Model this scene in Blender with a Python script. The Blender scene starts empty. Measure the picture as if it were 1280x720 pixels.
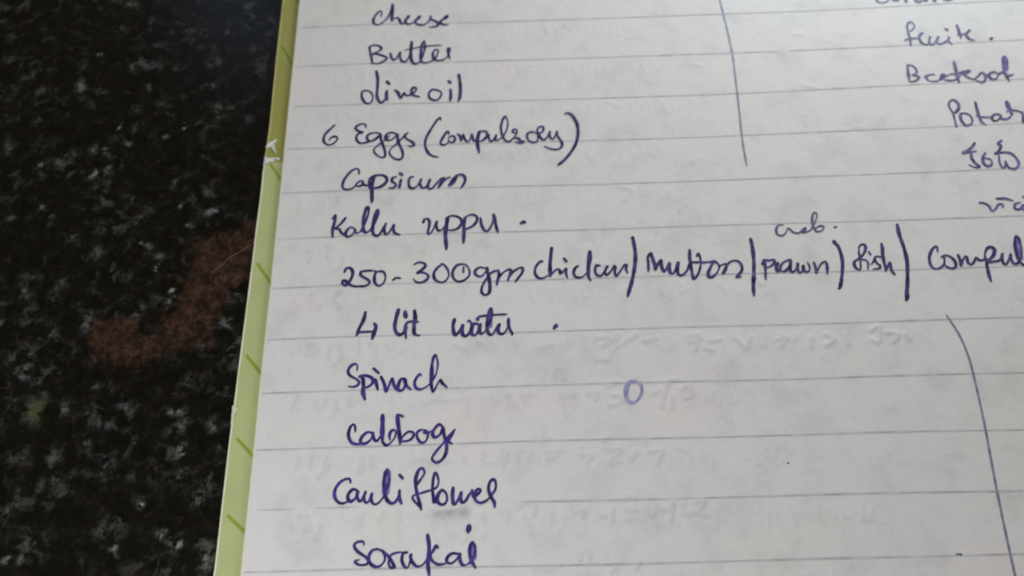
import bpy, math, random
import numpy as np
from mathutils import Vector

# ------------------------------------------------------------------ camera, light, exposure
MM = 0.001
PAGE_Z = 1.9            # mm: top of the open page above the stone
scene = bpy.context.scene
C = scene.collection
cam = bpy.data.cameras.new('camera')
co = bpy.data.objects.new('camera', cam); C.objects.link(co)
cam.sensor_width = 36.0; cam.lens = 36.0 * 1100 / 1280
cam.clip_start = 0.005; cam.clip_end = 20
co.location = (37.632 * MM, -101.248 * MM, (116.941 + PAGE_Z) * MM)
co.rotation_euler = (math.radians(23.9812), math.radians(1.51788), math.radians(-1.07037))
cam.dof.use_dof = True; cam.dof.focus_distance = 0.121; cam.dof.aperture_fstop = 21
scene.camera = co

world = bpy.data.worlds.new('World'); scene.world = world; world.use_nodes = True
bg = world.node_tree.nodes['Background']
bg.inputs[0].default_value = (1.0, 0.80, 0.50, 1); bg.inputs[1].default_value = 0.09

def area(name, loc, aim, sx, sy, power, col):
    l = bpy.data.lights.new(name, 'AREA'); l.shape = 'RECTANGLE'; l.size = sx; l.size_y = sy
    l.energy = power; l.color = col
    o = bpy.data.objects.new(name, l); C.objects.link(o); o.location = loc
    o.rotation_euler = (Vector(aim) - Vector(loc)).to_track_quat('-Z', 'Y').to_euler()
    return o
# two close lamps added to grade the page's brightness, and the mirrored far window
area('near_cool_fill', (0.135, 0.116, 0.085), (0.06, -0.02, 0), 0.08, 0.08, 0.305, (0.90, 0.95, 1.03))
area('near_left_fill', (-0.048, -0.180, 0.140), (0.0, -0.08, 0), 0.10, 0.10, 0.262, (0.945, 0.96, 1.035))
area('far_window', (-0.44, 0.99, 1.00), (-0.015, 0.01, 0), 0.17, 0.30, 0.08, (0.45, 0.65, 1.0))
scene.view_settings.view_transform = 'Standard'; scene.view_settings.look = 'None'
scene.view_settings.exposure = 0.0; scene.view_settings.gamma = 1.0
scene.view_settings.use_curve_mapping = False
scene.render.engine = 'CYCLES'
scene.cycles.filter_width = 2.0

# ------------------------------------------------------------------ traced shapes, in 1/100 mm on the page (x right of its edge, y up from the first rule)
INK = [
    ('Cheese', 'd', [(1, [1425,187,1438,273,1403,296,1346,233,1300,128,1312,42,1381,7,1464,57,1536,150,1583,277,1611,432]), (1.25, [1611,432,1617,276,1610,125,1616,72]), (1, [1616,72,1648,124,1698,143,1742,99,1770,23,1804,11,1844,73,1875,168,1901,178,1885,135,1844,84,1863,12,1931,5,1997,56,2071,160,2088,159,2064,107,2014,77,2024,12,2092,-27,2176,-16,2259,77,2283,151]), (1, [2266,152,2276,87,2361,41,2404,-14,2379,-60,2296,-78,2245,-72]), (1, [2363,-59,2429,17,2520,141,2554,150,2538,108,2470,68,2437,38,2455,-16,2514,-44,2573,-32])]),
    ('Butter', 'd', [(1, [1259,-451,1283,-597,1313,-721,1317,-803]), (1, [1260,-461,1316,-422,1409,-436,1461,-490,1422,-551,1333,-599,1309,-614,1400,-612,1510,-657,1561,-700,1514,-760,1417,-807,1325,-793]), (1, [1616,-600,1636,-693,1679,-746,1727,-697,1765,-606,1773,-575,1776,-678,1812,-772,1879,-774,1933,-664,1970,-480,1963,-375]), (1.2, [1963,-375,1955,-541,1959,-706,1995,-810,2062,-833,2126,-754,2187,-509,2175,-363]), (1, [2175,-363,2135,-445,2120,-630,2126,-754,2161,-816,2259,-810,2357,-742,2405,-621,2404,-570,2363,-558,2325,-618,2327,-710,2374,-774,2474,-778,2555,-720,2596,-608,2603,-536,2570,-545,2579,-649,2605,-752]), (0.8, [1855,-548,1971,-521,2136,-486,2303,-472,2461,-468])]),
    ('Olive oil', 'd', [(1, [1285,-1343,1212,-1341,1177,-1389,1195,-1497,1256,-1588,1321,-1590,1359,-1523,1354,-1425,1310,-1360,1260,-1333]), (1.15, [1399,-958,1427,-1110,1429,-1290,1428,-1447,1465,-1556,1515,-1588,1561,-1531,1587,-1434,1587,-1365]), (1.2, [1587,-1365,1583,-1453,1603,-1552]), (1.3, [1580,-1176,1628,-1234]), (1.1, [1717,-1350,1768,-1401,1820,-1511,1858,-1424,1866,-1415,1908,-1466,1980,-1449,2059,-1373,2058,-1324,2009,-1316,1986,-1380,1996,-1449,2062,-1481,2119,-1503]), (1, [2401,-1376,2319,-1367,2272,-1440,2282,-1519,2347,-1570,2420,-1563,2470,-1487,2466,-1418,2400,-1370,2336,-1374]), (1.15, [2620,-1375,2626,-1473,2622,-1591]), (1.2, [2590,-1205,2618,-1236]), (1.2, [2753,-1082,2773,-1222,2782,-1381,2775,-1518,2751,-1611])]),
    ('6', 'd', [(1, [771,-1980,704,-2052,629,-2145,609,-2240,641,-2315,714,-2349,792,-2310,832,-2237,794,-2194,732,-2213,700,-2264])]),
    ('Eggs', 'd', [(1, [1279,-2052,1268,-1998,1204,-1985,1125,-2025,1119,-2078,1175,-2123,1230,-2146,1168,-2165,1135,-2217,1148,-2291,1204,-2346,1293,-2338,1398,-2300,1484,-2229,1522,-2184]), (1, [1509,-2184,1446,-2160,1357,-2172,1305,-2223,1327,-2297,1399,-2311,1485,-2251,1513,-2188,1532,-2294,1582,-2443,1608,-2548,1590,-2626,1528,-2617,1454,-2553,1425,-2489,1466,-2418,1577,-2317,1663,-2225]), (1, [1787,-2209,1714,-2170,1634,-2182,1601,-2244,1630,-2308,1701,-2301,1770,-2229,1790,-2198,1800,-2325,1849,-2452,1884,-2558,1873,-2650,1812,-2675,1731,-2635,1676,-2560,1690,-2478,1776,-2387,1878,-2265,1947,-2183]), (1, [1947,-2183,1904,-2234,1942,-2299,2023,-2354,2057,-2408,2017,-2438,1963,-2425])]),
    ('(compulsory)', 'd', [(1, [2471,-1957,2461,-1914,2408,-1965,2304,-2154,2236,-2320,2239,-2466,2294,-2583,2366,-2633,2437,-2650]), (1, [2603,-2240,2598,-2188,2578,-2182,2539,-2237,2501,-2311,2474,-2375,2487,-2422,2542,-2429,2593,-2389,2604,-2333]), (0.9, [2600,-2300,2643,-2269,2682,-2275,2702,-2323,2683,-2378,2636,-2390,2608,-2366,2600,-2305]), (1, [2741,-2240,2769,-2264,2793,-2317,2797,-2368,2809,-2313,2828,-2248,2840,-2286,2864,-2352,2904,-2391,2931,-2364,2955,-2299,2963,-2253,2983,-2319,2998,-2375,3026,-2367,3058,-2303,3082,-2210]), (1.25, [3086,-2201,3069,-2275,3057,-2350,3057,-2443,3069,-2526,3080,-2596]), (1, [3082,-2215,3125,-2198,3181,-2200,3208,-2238,3196,-2308,3148,-2362,3085,-2388]), (0.85, [3215,-2295,3239,-2272]), (0.9, [3231,-2265,3240,-2347,3269,-2395,3309,-2361,3349,-2269,3339,-2339,3348,-2380,3408,-2353,3478,-2274,3524,-2158,3539,-2041,3513,-1939,3488,-1938,3447,-2025,3428,-2143,3443,-2273,3476,-2356,3525,-2406,3574,-2394,3634,-2326,3670,-2269,3681,-2211,3657,-2173,3617,-2197,3617,-2232,3651,-2251]), (1.1, [3654,-2345,3703,-2352,3731,-2400,3780,-2413,3730,-2440,3652,-2414]), (0.9, [3952,-2244,3893,-2236,3842,-2276,3836,-2334,3869,-2405,3927,-2432,3986,-2420,4007,-2363,4009,-2293,3971,-2245,3912,-2249]), (0.9, [4008,-2340,4006,-2258,4003,-2176,4044,-2142,4088,-2149,4101,-2203,4070,-2249,4020,-2268,4038,-2329,4075,-2383,4115,-2385,4156,-2334,4194,-2236,4191,-2312,4213,-2371,4253,-2372,4284,-2315,4307,-2234,4309,-2304,4341,-2375,4373,-2434,4380,-2504,4343,-2560,4264,-2575,4177,-2554,4106,-2506]), (1.15, [4453,-1910,4503,-1900,4570,-1962,4632,-2107,4639,-2295,4595,-2480,4509,-2637,4406,-2771,4306,-2858])]),
    ('Capsicum', 'd', [(1, [1214,-2912,1206,-2837,1159,-2813,1078,-2864,993,-2990,966,-3095,985,-3159,1069,-3183,1149,-3144,1183,-3092,1235,-3041,1282,-3053,1276,-3106,1213,-3135,1166,-3113]), (1, [1282,-3053,1294,-3106,1359,-3119,1402,-3068]), (1.4, [1445,-2984,1431,-3090,1428,-3216,1439,-3374,1437,-3419]), (1.2, [1376,-3099,1390,-3004,1471,-2953,1582,-2950,1648,-3002,1642,-3076,1571,-3148,1481,-3176,1389,-3169,1377,-3109]), (1.5, [1397,-3142,1429,-3047]), (1, [1795,-2986,1740,-3005,1734,-3069,1781,-3102,1792,-3155,1747,-3185,1683,-3179]), (1.15, [1871,-3041,1860,-3115,1852,-3189]), (1, [1848,-2923,1886,-2957]), (1, [2062,-2995,2008,-3014,1992,-3099,2012,-3184,2068,-3203,2122,-3166,2166,-3094,2183,-3042]), (1, [2183,-3042,2166,-3115,2196,-3190,2251,-3192,2304,-3120,2325,-3047,2295,-3141,2306,-3215,2361,-3206,2432,-3114,2495,-3042,2541,-3033]), (1, [2541,-3033,2496,-3105,2452,-3209]), (1, [2470,-3178,2542,-3086,2596,-3035,2633,-3025]), (1.2, [2616,-3162,2661,-3079,2725,-3018,2689,-3112,2625,-3177]), (1, [2634,-3131,2688,-3048,2734,-2991,2816,-2989,2862,-3044,2854,-3128,2799,-3221])]),
    ('Kallu', 'd', [(1, [841,-3679,884,-3629]), (1.2, [884,-3629,883,-3741,861,-3859,869,-3995]), (1, [1047,-3677,984,-3770,906,-3852,959,-3863,1001,-3932,1057,-3976]), (1, [1194,-3870,1140,-3843,1082,-3892,1063,-3959,1096,-4003,1148,-3988,1197,-3921,1209,-3871,1205,-3922,1244,-3948,1295,-3916]), (1.2, [1295,-3916,1349,-3790,1394,-3620,1394,-3516,1366,-3515,1334,-3635,1321,-3772,1331,-3892,1372,-3944,1431,-3912]), (1.2, [1431,-3912,1493,-3795,1547,-3642,1544,-3564,1519,-3581,1489,-3709,1473,-3845,1478,-3947,1518,-4003,1570,-3993,1612,-3918,1668,-3801]), (1, [1668,-3801,1648,-3885,1659,-3970,1697,-3980,1741,-3922,1790,-3822,1785,-3907,1810,-3967,1886,-3998])]),
    ('uppu', 'd', [(1.4, [2235,-3794,2242,-3760]), (1, [2242,-3751,2294,-3736,2326,-3788,2320,-3890,2304,-3966,2322,-4000,2367,-3959,2410,-3859,2436,-3783,2433,-3877,2464,-3946,2517,-3931,2561,-3864]), (1.4, [2602,-3729,2584,-3865,2570,-3983,2576,-4101,2588,-4235,2585,-4258]), (1, [2575,-3745,2635,-3704,2726,-3707,2802,-3761,2810,-3838,2757,-3913,2682,-3944,2607,-3942]), (1.2, [2862,-3737,2848,-3856,2848,-3992,2841,-4160]), (1, [2847,-3771,2908,-3704,2983,-3690,3044,-3735,3036,-3811,2976,-3886,2893,-3926,2855,-3925]), (1, [3097,-3754,3111,-3865,3148,-3951,3193,-3978,3246,-3920,3285,-3803,3294,-3700]), (1.15, [3294,-3700,3315,-3804,3336,-3923,3358,-4000])]),
    ('.', 'd', [(1.6, [3706,-3868,3736,-3843,3766,-3853])]),
    ('250 -', 'd', [(1.2, [1085,-4583,1111,-4526,1171,-4528,1207,-4586,1201,-4667,1154,-4763,1105,-4802,1059,-4760,1078,-4720,1131,-4746,1194,-4804,1283,-4831]), (1, [1330,-4590,1418,-4577,1536,-4580]), (1, [1330,-4590,1325,-4639,1363,-4672,1439,-4723,1464,-4772,1415,-4819,1342,-4825,1268,-4823]), (1, [1552,-4597,1533,-4678,1545,-4775,1598,-4825,1663,-4795,1696,-4699,1670,-4609,1610,-4591,1552,-4605]), (0.9, [1808,-4743,1851,-4707,1925,-4714])]),
    ('300', 'd', [(1, [2110,-4500,2169,-4466,2250,-4475,2281,-4522,2245,-4570,2173,-4625,2158,-4640,2232,-4626,2306,-4661,2329,-4702,2293,-4758,2221,-4792,2147,-4777,2105,-4728]), (1, [2525,-4505,2452,-4568,2406,-4656,2425,-4746,2499,-4796,2572,-4782,2627,-4695,2607,-4589,2547,-4506,2510,-4496]), (1, [2835,-4515,2761,-4521,2703,-4584,2681,-4665,2704,-4746,2770,-4793,2851,-4775,2924,-4704,2931,-4624,2894,-4541,2828,-4506]), (0.7, [2843,-4556,2843,-4653])]),
    ('gm', 'd', [(1, [3159,-4590,3086,-4572,3019,-4618,3019,-4683,3085,-4722,3144,-4687,3181,-4615,3189,-4583]), (1.2, [3189,-4583,3203,-4681,3224,-4810,3230,-4922,3208,-5001,3149,-5018,3106,-4966,3121,-4871,3188,-4745,3262,-4658,3350,-4629]), (1, [3350,-4629,3364,-4686,3341,-4798,3330,-4862]), (1, [3341,-4798,3408,-4687,3497,-4625,3541,-4643,3518,-4723,3491,-4802]), (1, [3502,-4771,3570,-4668,3659,-4606,3711,-4607,3709,-4672,3656,-4751,3604,-4819])]),
    ('chicken', 'd', [(1, [4007,-4518,3999,-4500,3940,-4543,3897,-4623,3895,-4704,3933,-4768,3998,-4784,4089,-4737]), (1.25, [4149,-4294,4132,-4431,4116,-4576,4112,-4755]), (1, [4112,-4755,4164,-4685,4222,-4642,4254,-4661,4260,-4715,4293,-4698,4337,-4637,4353,-4637,4342,-4709,4362,-4790]), (1.2, [4327,-4474,4358,-4520]), (1, [4526,-4598,4483,-4632,4456,-4703,4477,-4767,4541,-4787,4615,-4753,4669,-4665,4718,-4504,4731,-4368]), (1.2, [4705,-4367,4685,-4521,4674,-4665,4671,-4773,4695,-4836]), (1, [4843,-4608,4794,-4606,4769,-4677,4791,-4750,4850,-4769,4911,-4691,4957,-4611,4910,-4709,4940,-4754,5009,-4685,5054,-4614,5068,-4642,5056,-4713,5076,-4776,5128,-4715,5201,-4610,5233,-4611,5221,-4673,5241,-4728])]),
    ('/', 'd', [(1.3, [5356,-4157,5371,-4287,5377,-4452,5349,-4650,5306,-4828,5261,-4968,5218,-5099])]),
    ('mutton', 'd', [(1.25, [5546,-4714,5549,-4608,5555,-4494,5602,-4431,5626,-4525,5644,-4611,5650,-4696,5689,-4612,5740,-4543,5740,-4614,5768,-4728,5810,-4687,5864,-4589,5851,-4660,5862,-4752,5905,-4760,5950,-4691,5992,-4579,5972,-4664,5969,-4762,6003,-4799,6056,-4779,6114,-4711,6157,-4599]), (1.3, [5553,-4679,5562,-4523]), (1.15, [6178,-4392,6167,-4499,6168,-4613,6174,-4741,6188,-4853,6243,-4813,6291,-4716,6319,-4604,6316,-4504,6300,-4453,6270,-4495]), (1, [6177,-4592,6304,-4596,6380,-4599,6458,-4590]), (1.15, [6444,-4601,6509,-4588,6563,-4618]), (1.1, [6501,-4602,6439,-4707,6404,-4790,6418,-4839,6483,-4827,6548,-4752,6582,-4676,6563,-4618]), (0.9, [6574,-4690,6610,-4653,6657,-4636]), (1, [6657,-4636,6682,-4643,6681,-4700,6641,-4769,6614,-4789,6646,-4727,6708,-4637,6777,-4590,6853,-4592,6898,-4643,6908,-4721,6867,-4790,6809,-4852,6879,-4847])]),
    ('|', 'd', [(1.3, [7093,-4236,7102,-4379,7093,-4597,7065,-4811,7036,-4980,7023,-5148])]),
    ('crab.', 'l', [(1, [7599,-4018,7540,-4016,7490,-4093,7499,-4171,7564,-4195,7631,-4142,7660,-4076,7688,-4088,7738,-4145,7815,-4159,7882,-4106,7926,-4074,7910,-4118,7866,-4150,7915,-4151,8000,-4109,8078,-3989,8125,-3878,8113,-3827,8069,-3853,8039,-3987,8058,-4111,8102,-4146,8176,-4115,8195,-4060,8126,-4058,8060,-4100]), (1.3, [8355,-4081,8380,-4070])]),
    ('prawn', 'd', [(1.5, [7216,-4650,7235,-4595]), (1, [7239,-4590,7248,-4683,7239,-4776,7227,-4895]), (1, [7240,-4585,7314,-4597,7382,-4585,7390,-4623,7345,-4677,7264,-4716]), (1.4, [7432,-4647,7408,-4698,7409,-4781]), (1, [7438,-4782,7457,-4709,7490,-4654]), (1.1, [7462,-4764,7471,-4700,7517,-4636,7580,-4605,7623,-4602,7615,-4667,7579,-4731,7514,-4775,7481,-4774]), (1, [7626,-4612,7617,-4695,7604,-4778,7645,-4788,7695,-4734,7724,-4652,7712,-4735,7718,-4800,7761,-4792,7788,-4728,7795,-4682,7797,-4775,7844,-4795,7883,-4759,7884,-4694,7863,-4642]), (0.95, [7958,-4650,7971,-4725,7973,-4817,7997,-4772,8053,-4681,8118,-4641,8143,-4693,8125,-4831])]),
    (')', 'd', [(1.7, [8309,-4319,8316,-4335]), (1.2, [8307,-4330,8355,-4397,8377,-4551,8367,-4702,8323,-4893,8268,-5060,8241,-5070])]),
    ('fish', 'd', [(1, [8654,-4421,8694,-4377,8737,-4382,8752,-4424,8724,-4497,8676,-4560,8608,-4615,8552,-4646,8536,-4693,8548,-4750,8585,-4783,8612,-4776,8628,-4704,8635,-4608,8638,-4510,8649,-4437]), (0.8, [8643,-4624,8700,-4626,8738,-4659,8736,-4708,8720,-4780]), (0.8, [8782,-4498,8802,-4548]), (0.85, [8946,-4593,8905,-4577,8868,-4583,8849,-4606,8816,-4670,8777,-4701]), (0.85, [8851,-4614,8864,-4680,8900,-4721,8900,-4761,8854,-4776,8795,-4782]), (1.1, [8991,-4374,8990,-4456,8975,-4553,8974,-4635,8973,-4715,8980,-4796]), (1.15, [8969,-4811,9012,-4741,9051,-4685,9053,-4750,9055,-4814,9087,-4871])]),
    ('|', 'd', [(1.3, [9282,-4067,9282,-4237,9306,-4449,9307,-4657,9274,-4861,9230,-5062,9193,-5201,9166,-5290]), (1.2, [9214,-5212,9167,-5284])]),
    ('Compul...', 'm', [(1, [9778,-4530,9788,-4449,9752,-4448,9686,-4519,9638,-4623,9633,-4736,9677,-4801,9759,-4788,9830,-4726,9847,-4646,9818,-4613]), (1, [9818,-4613,9888,-4590,9965,-4633,9998,-4715,9975,-4787,9914,-4801,9850,-4767,9833,-4710,9865,-4630]), (1, [10062,-4588,10073,-4669,10067,-4758,10105,-4686,10157,-4615,10180,-4640,10178,-4713,10221,-4746,10288,-4676,10311,-4636,10345,-4678,10402,-4679,10452,-4649]), (1.5, [10437,-5016,10431,-4921,10436,-4809,10441,-4697]), (1.2, [10441,-4697,10453,-4584,10503,-4496,10566,-4474,10607,-4516,10571,-4604,10506,-4667,10452,-4681]), (1, [10464,-4722,10554,-4708,10629,-4695,10678,-4640,10708,-4576,10681,-4656,10683,-4737,10722,-4754,10778,-4675,10819,-4596,10806,-4676,10831,-4749,10890,-4743,10957,-4649,11001,-4504,11002,-4323,10970,-4306]), (1, [10970,-4306,10923,-4436,10909,-4582,10916,-4696,10967,-4778,11051,-4732]), (-4, [10980,-4356,10953,-4502,10940,-4648])]),
    ('4', 'd', [(1.2, [1428,-5239,1405,-5363,1353,-5477,1317,-5595]), (1, [1316,-5591,1364,-5546,1464,-5541,1565,-5541]), (1.4, [1567,-5421,1590,-5468,1566,-5560,1545,-5651])]),
    ('lit', 'd', [(1.3, [1905,-5214,1874,-5353,1861,-5476,1888,-5569,1947,-5601,1995,-5549,2014,-5458,2063,-5405,2192,-5409]), (1, [2029,-5481,2017,-5573,2030,-5657]), (1.5, [2000,-5248,2004,-5279,2017,-5334]), (1.3, [2137,-5236,2150,-5346,2137,-5484,2147,-5592,2219,-5621])]),
    ('water', 'd', [(1.3, [2716,-5386,2696,-5485,2711,-5600,2740,-5624,2789,-5565,2832,-5489,2839,-5459,2825,-5550,2839,-5627,2889,-5641,2939,-5584,2961,-5478,2932,-5407,2910,-5422]), (1.2, [3054,-5465,2989,-5463,2961,-5539,2968,-5623,3018,-5632,3061,-5557,3082,-5466,3075,-5573,3103,-5619,3160,-5575]), (1.1, [3160,-5575,3226,-5439,3256,-5301,3245,-5230,3213,-5284,3190,-5407,3182,-5530,3210,-5622,3260,-5631,3310,-5549,3361,-5474,3339,-5550,3353,-5611,3409,-5628,3467,-5554,3497,-5462,3491,-5401]), (1, [3491,-5401,3490,-5478,3510,-5570,3544,-5624,3537,-5647]), (1, [3032,-5387,3068,-5357,3140,-5344,3299,-5333,3464,-5330]), (-3, [3234,-5300,3218,-5500]), (1.2, [3047,-5391,3054,-5400])]),
    ('.', 'd', [(1.5, [4140,-5565,4160,-5525,4181,-5536])]),
    ('Spinach', 'b', [(1, [1352,-6117,1355,-6051,1318,-6020,1263,-6048,1225,-6121,1257,-6188,1344,-6242,1389,-6287,1370,-6337,1308,-6357,1245,-6348]), (1.4, [1398,-6207,1435,-6229,1454,-6332,1452,-6434,1485,-6542]), (1.2, [1391,-6206,1468,-6194,1554,-6225,1587,-6278,1559,-6335,1498,-6370,1463,-6369]), (1.1, [1618,-6256,1635,-6323,1657,-6410]), (1, [1583,-6094,1663,-6170]), (1.15, [1694,-6222,1739,-6311,1779,-6435,1811,-6356,1849,-6248,1880,-6344,1925,-6417,1967,-6433]), (1.2, [2031,-6260,1976,-6266,1943,-6345,1946,-6418,1995,-6427,2035,-6362,2031,-6260,2048,-6348,2120,-6420]), (1, [2261,-6223,2240,-6193,2192,-6250,2166,-6322,2189,-6396,2252,-6419,2328,-6385,2396,-6329]), (1, [2396,-6329,2464,-6199,2487,-6052,2459,-5925,2425,-5962,2399,-6109,2395,-6285,2412,-6416,2433,-6460,2467,-6389,2521,-6288,2550,-6333,2620,-6400]), (1.3, [2406,-6094,2404,-6358])]),
    ('Cabbage', 'b', [(1.1, [1377,-6992,1366,-6915,1338,-6893,1299,-6941,1284,-7038,1324,-7136,1394,-7168,1475,-7167,1569,-7142]), (1.15, [1597,-7011,1536,-7010,1470,-7070,1453,-7139,1503,-7168,1575,-7128,1625,-7033,1611,-7011,1635,-7102,1678,-7131,1722,-7063]), (1.5, [1738,-6777,1743,-6896,1743,-7008,1753,-7146]), (1, [1753,-7146,1803,-7196,1862,-7163,1921,-7082,1924,-6999,1876,-6990,1845,-7052,1854,-7121]), (1.3, [2020,-6798,1951,-6775,1946,-6817,1964,-6944,1981,-7069,1992,-7180]), (1, [1992,-7173,2023,-7084,2096,-7017,2164,-7026,2172,-7074,2126,-7128,2045,-7147,2004,-7146]), (1, [2272,-6994,2225,-7020,2220,-7089,2263,-7159,2317,-7168,2357,-7120,2369,-7045,2341,-7002,2286,-6994]), (1.2, [2314,-7029,2369,-7038,2409,-7011]), (1.15, [2565,-6959,2517,-6923,2456,-6985,2430,-7053,2465,-7103,2533,-7063,2572,-6974,2587,-7071,2622,-7196,2617,-7305,2565,-7412,2484,-7451,2430,-7395,2456,-7328,2548,-7221,2642,-7100,2729,-7005]), (1, [2729,-7005,2682,-7087,2649,-7155,2697,-7198])]),
    ('Cauli', 'b', [(1.1, [1348,-7684,1332,-7637,1272,-7642,1201,-7687,1147,-7778,1150,-7870,1197,-7937,1264,-7958,1342,-7927]), (1.2, [1447,-7792,1387,-7777,1330,-7835,1327,-7901,1369,-7934,1426,-7890,1454,-7799,1445,-7877,1488,-7937,1525,-7892,1555,-7814]), (1, [1555,-7814,1538,-7879,1561,-7952,1607,-7933,1642,-7829,1632,-7908,1661,-7967,1715,-7975,1778,-7911,1827,-7808,1861,-7663,1850,-7556]), (1.2, [1832,-7529,1800,-7635,1799,-7767,1830,-7899,1886,-7966,1939,-7967,1989,-7903,2006,-7805]), (1.1, [2006,-7805,2009,-7904,2038,-7980]), (-4, [1833,-7569,1833,-7689,1821,-7821]), (1, [1999,-7600,2048,-7654])]),
    ('flower', 'b', [(1.15, [2211,-7764,2288,-7660,2333,-7581,2305,-7520,2258,-7539,2221,-7632,2217,-7738,2239,-7844,2268,-7949,2300,-8060]), (1, [2297,-8040,2229,-7974,2181,-7908,2200,-7875,2279,-7851,2385,-7821,2437,-7809]), (1, [2437,-7809,2503,-7771,2522,-7692,2494,-7592,2467,-7591,2449,-7690,2444,-7809,2459,-7914,2467,-7980,2506,-7954]), (1.2, [2570,-7812,2524,-7864,2506,-7941,2546,-7997,2605,-7998,2640,-7932,2617,-7846,2563,-7809]), (1.2, [2716,-7789,2710,-7894,2724,-7999,2763,-7980,2802,-7896,2822,-7844,2816,-7923,2836,-7982,2882,-7963,2928,-7886,2967,-7828]), (1.1, [2967,-7828,2987,-7914,3033,-7889,3080,-7837,3060,-7811,3020,-7836,3000,-7901,3020,-7967,3079,-7994,3152,-7970,3205,-7919]), (1.1, [3205,-7919,3272,-7829,3283,-7737,3253,-7690,3206,-7722,3186,-7814,3218,-7919,3257,-7985,3267,-8050])]),
    ('Sorakai', 'b', [(1, [1572,-8497,1555,-8455,1482,-8457,1441,-8501,1489,-8573,1594,-8645,1640,-8702,1599,-8742,1512,-8740,1459,-8698,1516,-8678]), (1.1, [1750,-8550,1678,-8570,1638,-8646,1663,-8730,1745,-8773,1816,-8740,1849,-8664,1809,-8580,1735,-8550]), (1, [1816,-8573,1846,-8602,1899,-8652,1961,-8750,1976,-8778,1926,-8784,1894,-8721,1913,-8638,1984,-8605,2057,-8596]), (1, [2129,-8601,2079,-8614,2067,-8697,2106,-8781,2149,-8782,2176,-8699,2188,-8623,2175,-8658,2205,-8728,2265,-8777,2336,-8758,2385,-8690]), (1.3, [2389,-8388,2411,-8509,2413,-8635,2401,-8746,2421,-8884]), (1, [2528,-8554,2505,-8525,2463,-8594,2428,-8649,2465,-8720,2538,-8760,2625,-8751]), (1, [2797,-8636,2710,-8628,2645,-8682,2653,-8738,2711,-8746,2783,-8685,2811,-8630,2812,-8713,2855,-8776,2927,-8757]), (1.1, [2927,-8757,2992,-8676,3007,-8564,2978,-8493,2941,-8549,2942,-8661,2970,-8744,3014,-8814]), (1.7, [2927,-8294,2919,-8362]), (-4, [2973,-8549,2978,-8675])]),
    ('Banana', 'r', [(1, [9774,254,9774,189,9802,140,9875,129,9957,165,9994,228]), (1, [10025,195,10056,161,10120,167,10165,205]), (1.1, [10246,234,10248,121,10276,168]), (1.3, [10413,194,10425,129,10485,119,10533,173]), (1, [10543,157,10587,131,10623,185]), (1.2, [10713,198,10721,117,10766,179]), (0.8, [10864,143,10935,124,11025,136])]),
    ('fruits.', 'r', [(0.9, [10174,-498,10244,-454,10284,-378,10250,-306,10197,-319,10162,-404,10156,-528,10158,-637,10146,-789]), (0.9, [10066,-671,10157,-644,10293,-634,10383,-553]), (0.95, [10397,-546,10374,-537,10313,-597,10324,-720,10386,-776,10463,-756]), (0.9, [10492,-619,10454,-710,10460,-772,10522,-766,10626,-617,10581,-715,10583,-761,10656,-764,10769,-692,10800,-632,10765,-707,10809,-786]), (1.1, [10774,-473,10800,-493]), (1.05, [10972,-406,10979,-515,10981,-670]), (1, [10948,-599,11048,-588,11164,-508,11117,-552,11079,-612,11110,-691,11181,-724]), (1.2, [11447,-707,11480,-693])]),
    ('Beetroot', 'r', [(1.1, [10015,-1170,9993,-1318,9982,-1484]), (0.8, [9996,-1188,10060,-1172,10123,-1230,10134,-1323,10050,-1366]), (1, [10050,-1366,10134,-1397,10141,-1435,10071,-1487,9978,-1502]), (1, [10243,-1411,10317,-1377,10408,-1371]), (0.8, [10301,-1385,10260,-1439,10307,-1496,10425,-1501,10496,-1448,10569,-1387,10527,-1376,10483,-1439,10490,-1476,10595,-1406,10692,-1373,10745,-1403]), (0.9, [10547,-1487,10664,-1501,10764,-1450,10827,-1369]), (1.2, [10765,-1143,10763,-1255,10753,-1366,10751,-1477,10761,-1532]), (1, [10734,-1384,10848,-1342,10973,-1319,10899,-1381]), (0.8, [10890,-1353,10842,-1370,10927,-1456,11007,-1496]), (0.9, [11009,-1487,11080,-1434,11157,-1364,11199,-1439,11162,-1529,11112,-1555,11045,-1525,11024,-1487]), (0.9, [11179,-1457,11285,-1387,11366,-1362,11285,-1387,11253,-1459,11301,-1507,11367,-1482,11399,-1410,11366,-1362]), (1, [11395,-1428,11505,-1340,11601,-1195,11586,-1073,11538,-1174,11525,-1322,11517,-1415,11545,-1544]), (0.8, [11487,-1386,11540,-1443,11640,-1429]), (-4, [11577,-1119,11544,-1305])]),
    ('Potato', 'r', [(1.2, [10528,-2385,10531,-2265,10533,-2123,10502,-2022,10509,-1936,10563,-1880,10610,-1882,10653,-1956,10639,-2041,10577,-2110,10537,-2130]), (1.1, [10696,-2129,10643,-2156,10627,-2254,10669,-2355,10727,-2357,10792,-2303,10797,-2204,10751,-2145,10685,-2129]), (1.1, [10923,-1937,10920,-2052,10920,-2180,10937,-2308,10989,-2359]), (0.8, [10883,-2186,10948,-2210,11040,-2220,11123,-2216]), (1, [11249,-2178,11181,-2169,11117,-2216,11119,-2280,11175,-2289,11241,-2235,11259,-2186,11249,-2249,11310,-2266,11386,-2240,11438,-2171]), (1.6, [11409,-1956,11415,-2028,11421,-2099,11438,-2171]), (0.9, [11367,-2126,11433,-2100,11522,-2117,11597,-2149]), (1.2, [11597,-2149,11602,-2220,11580,-2332,11649,-2222,11713,-2153])]),
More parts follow.
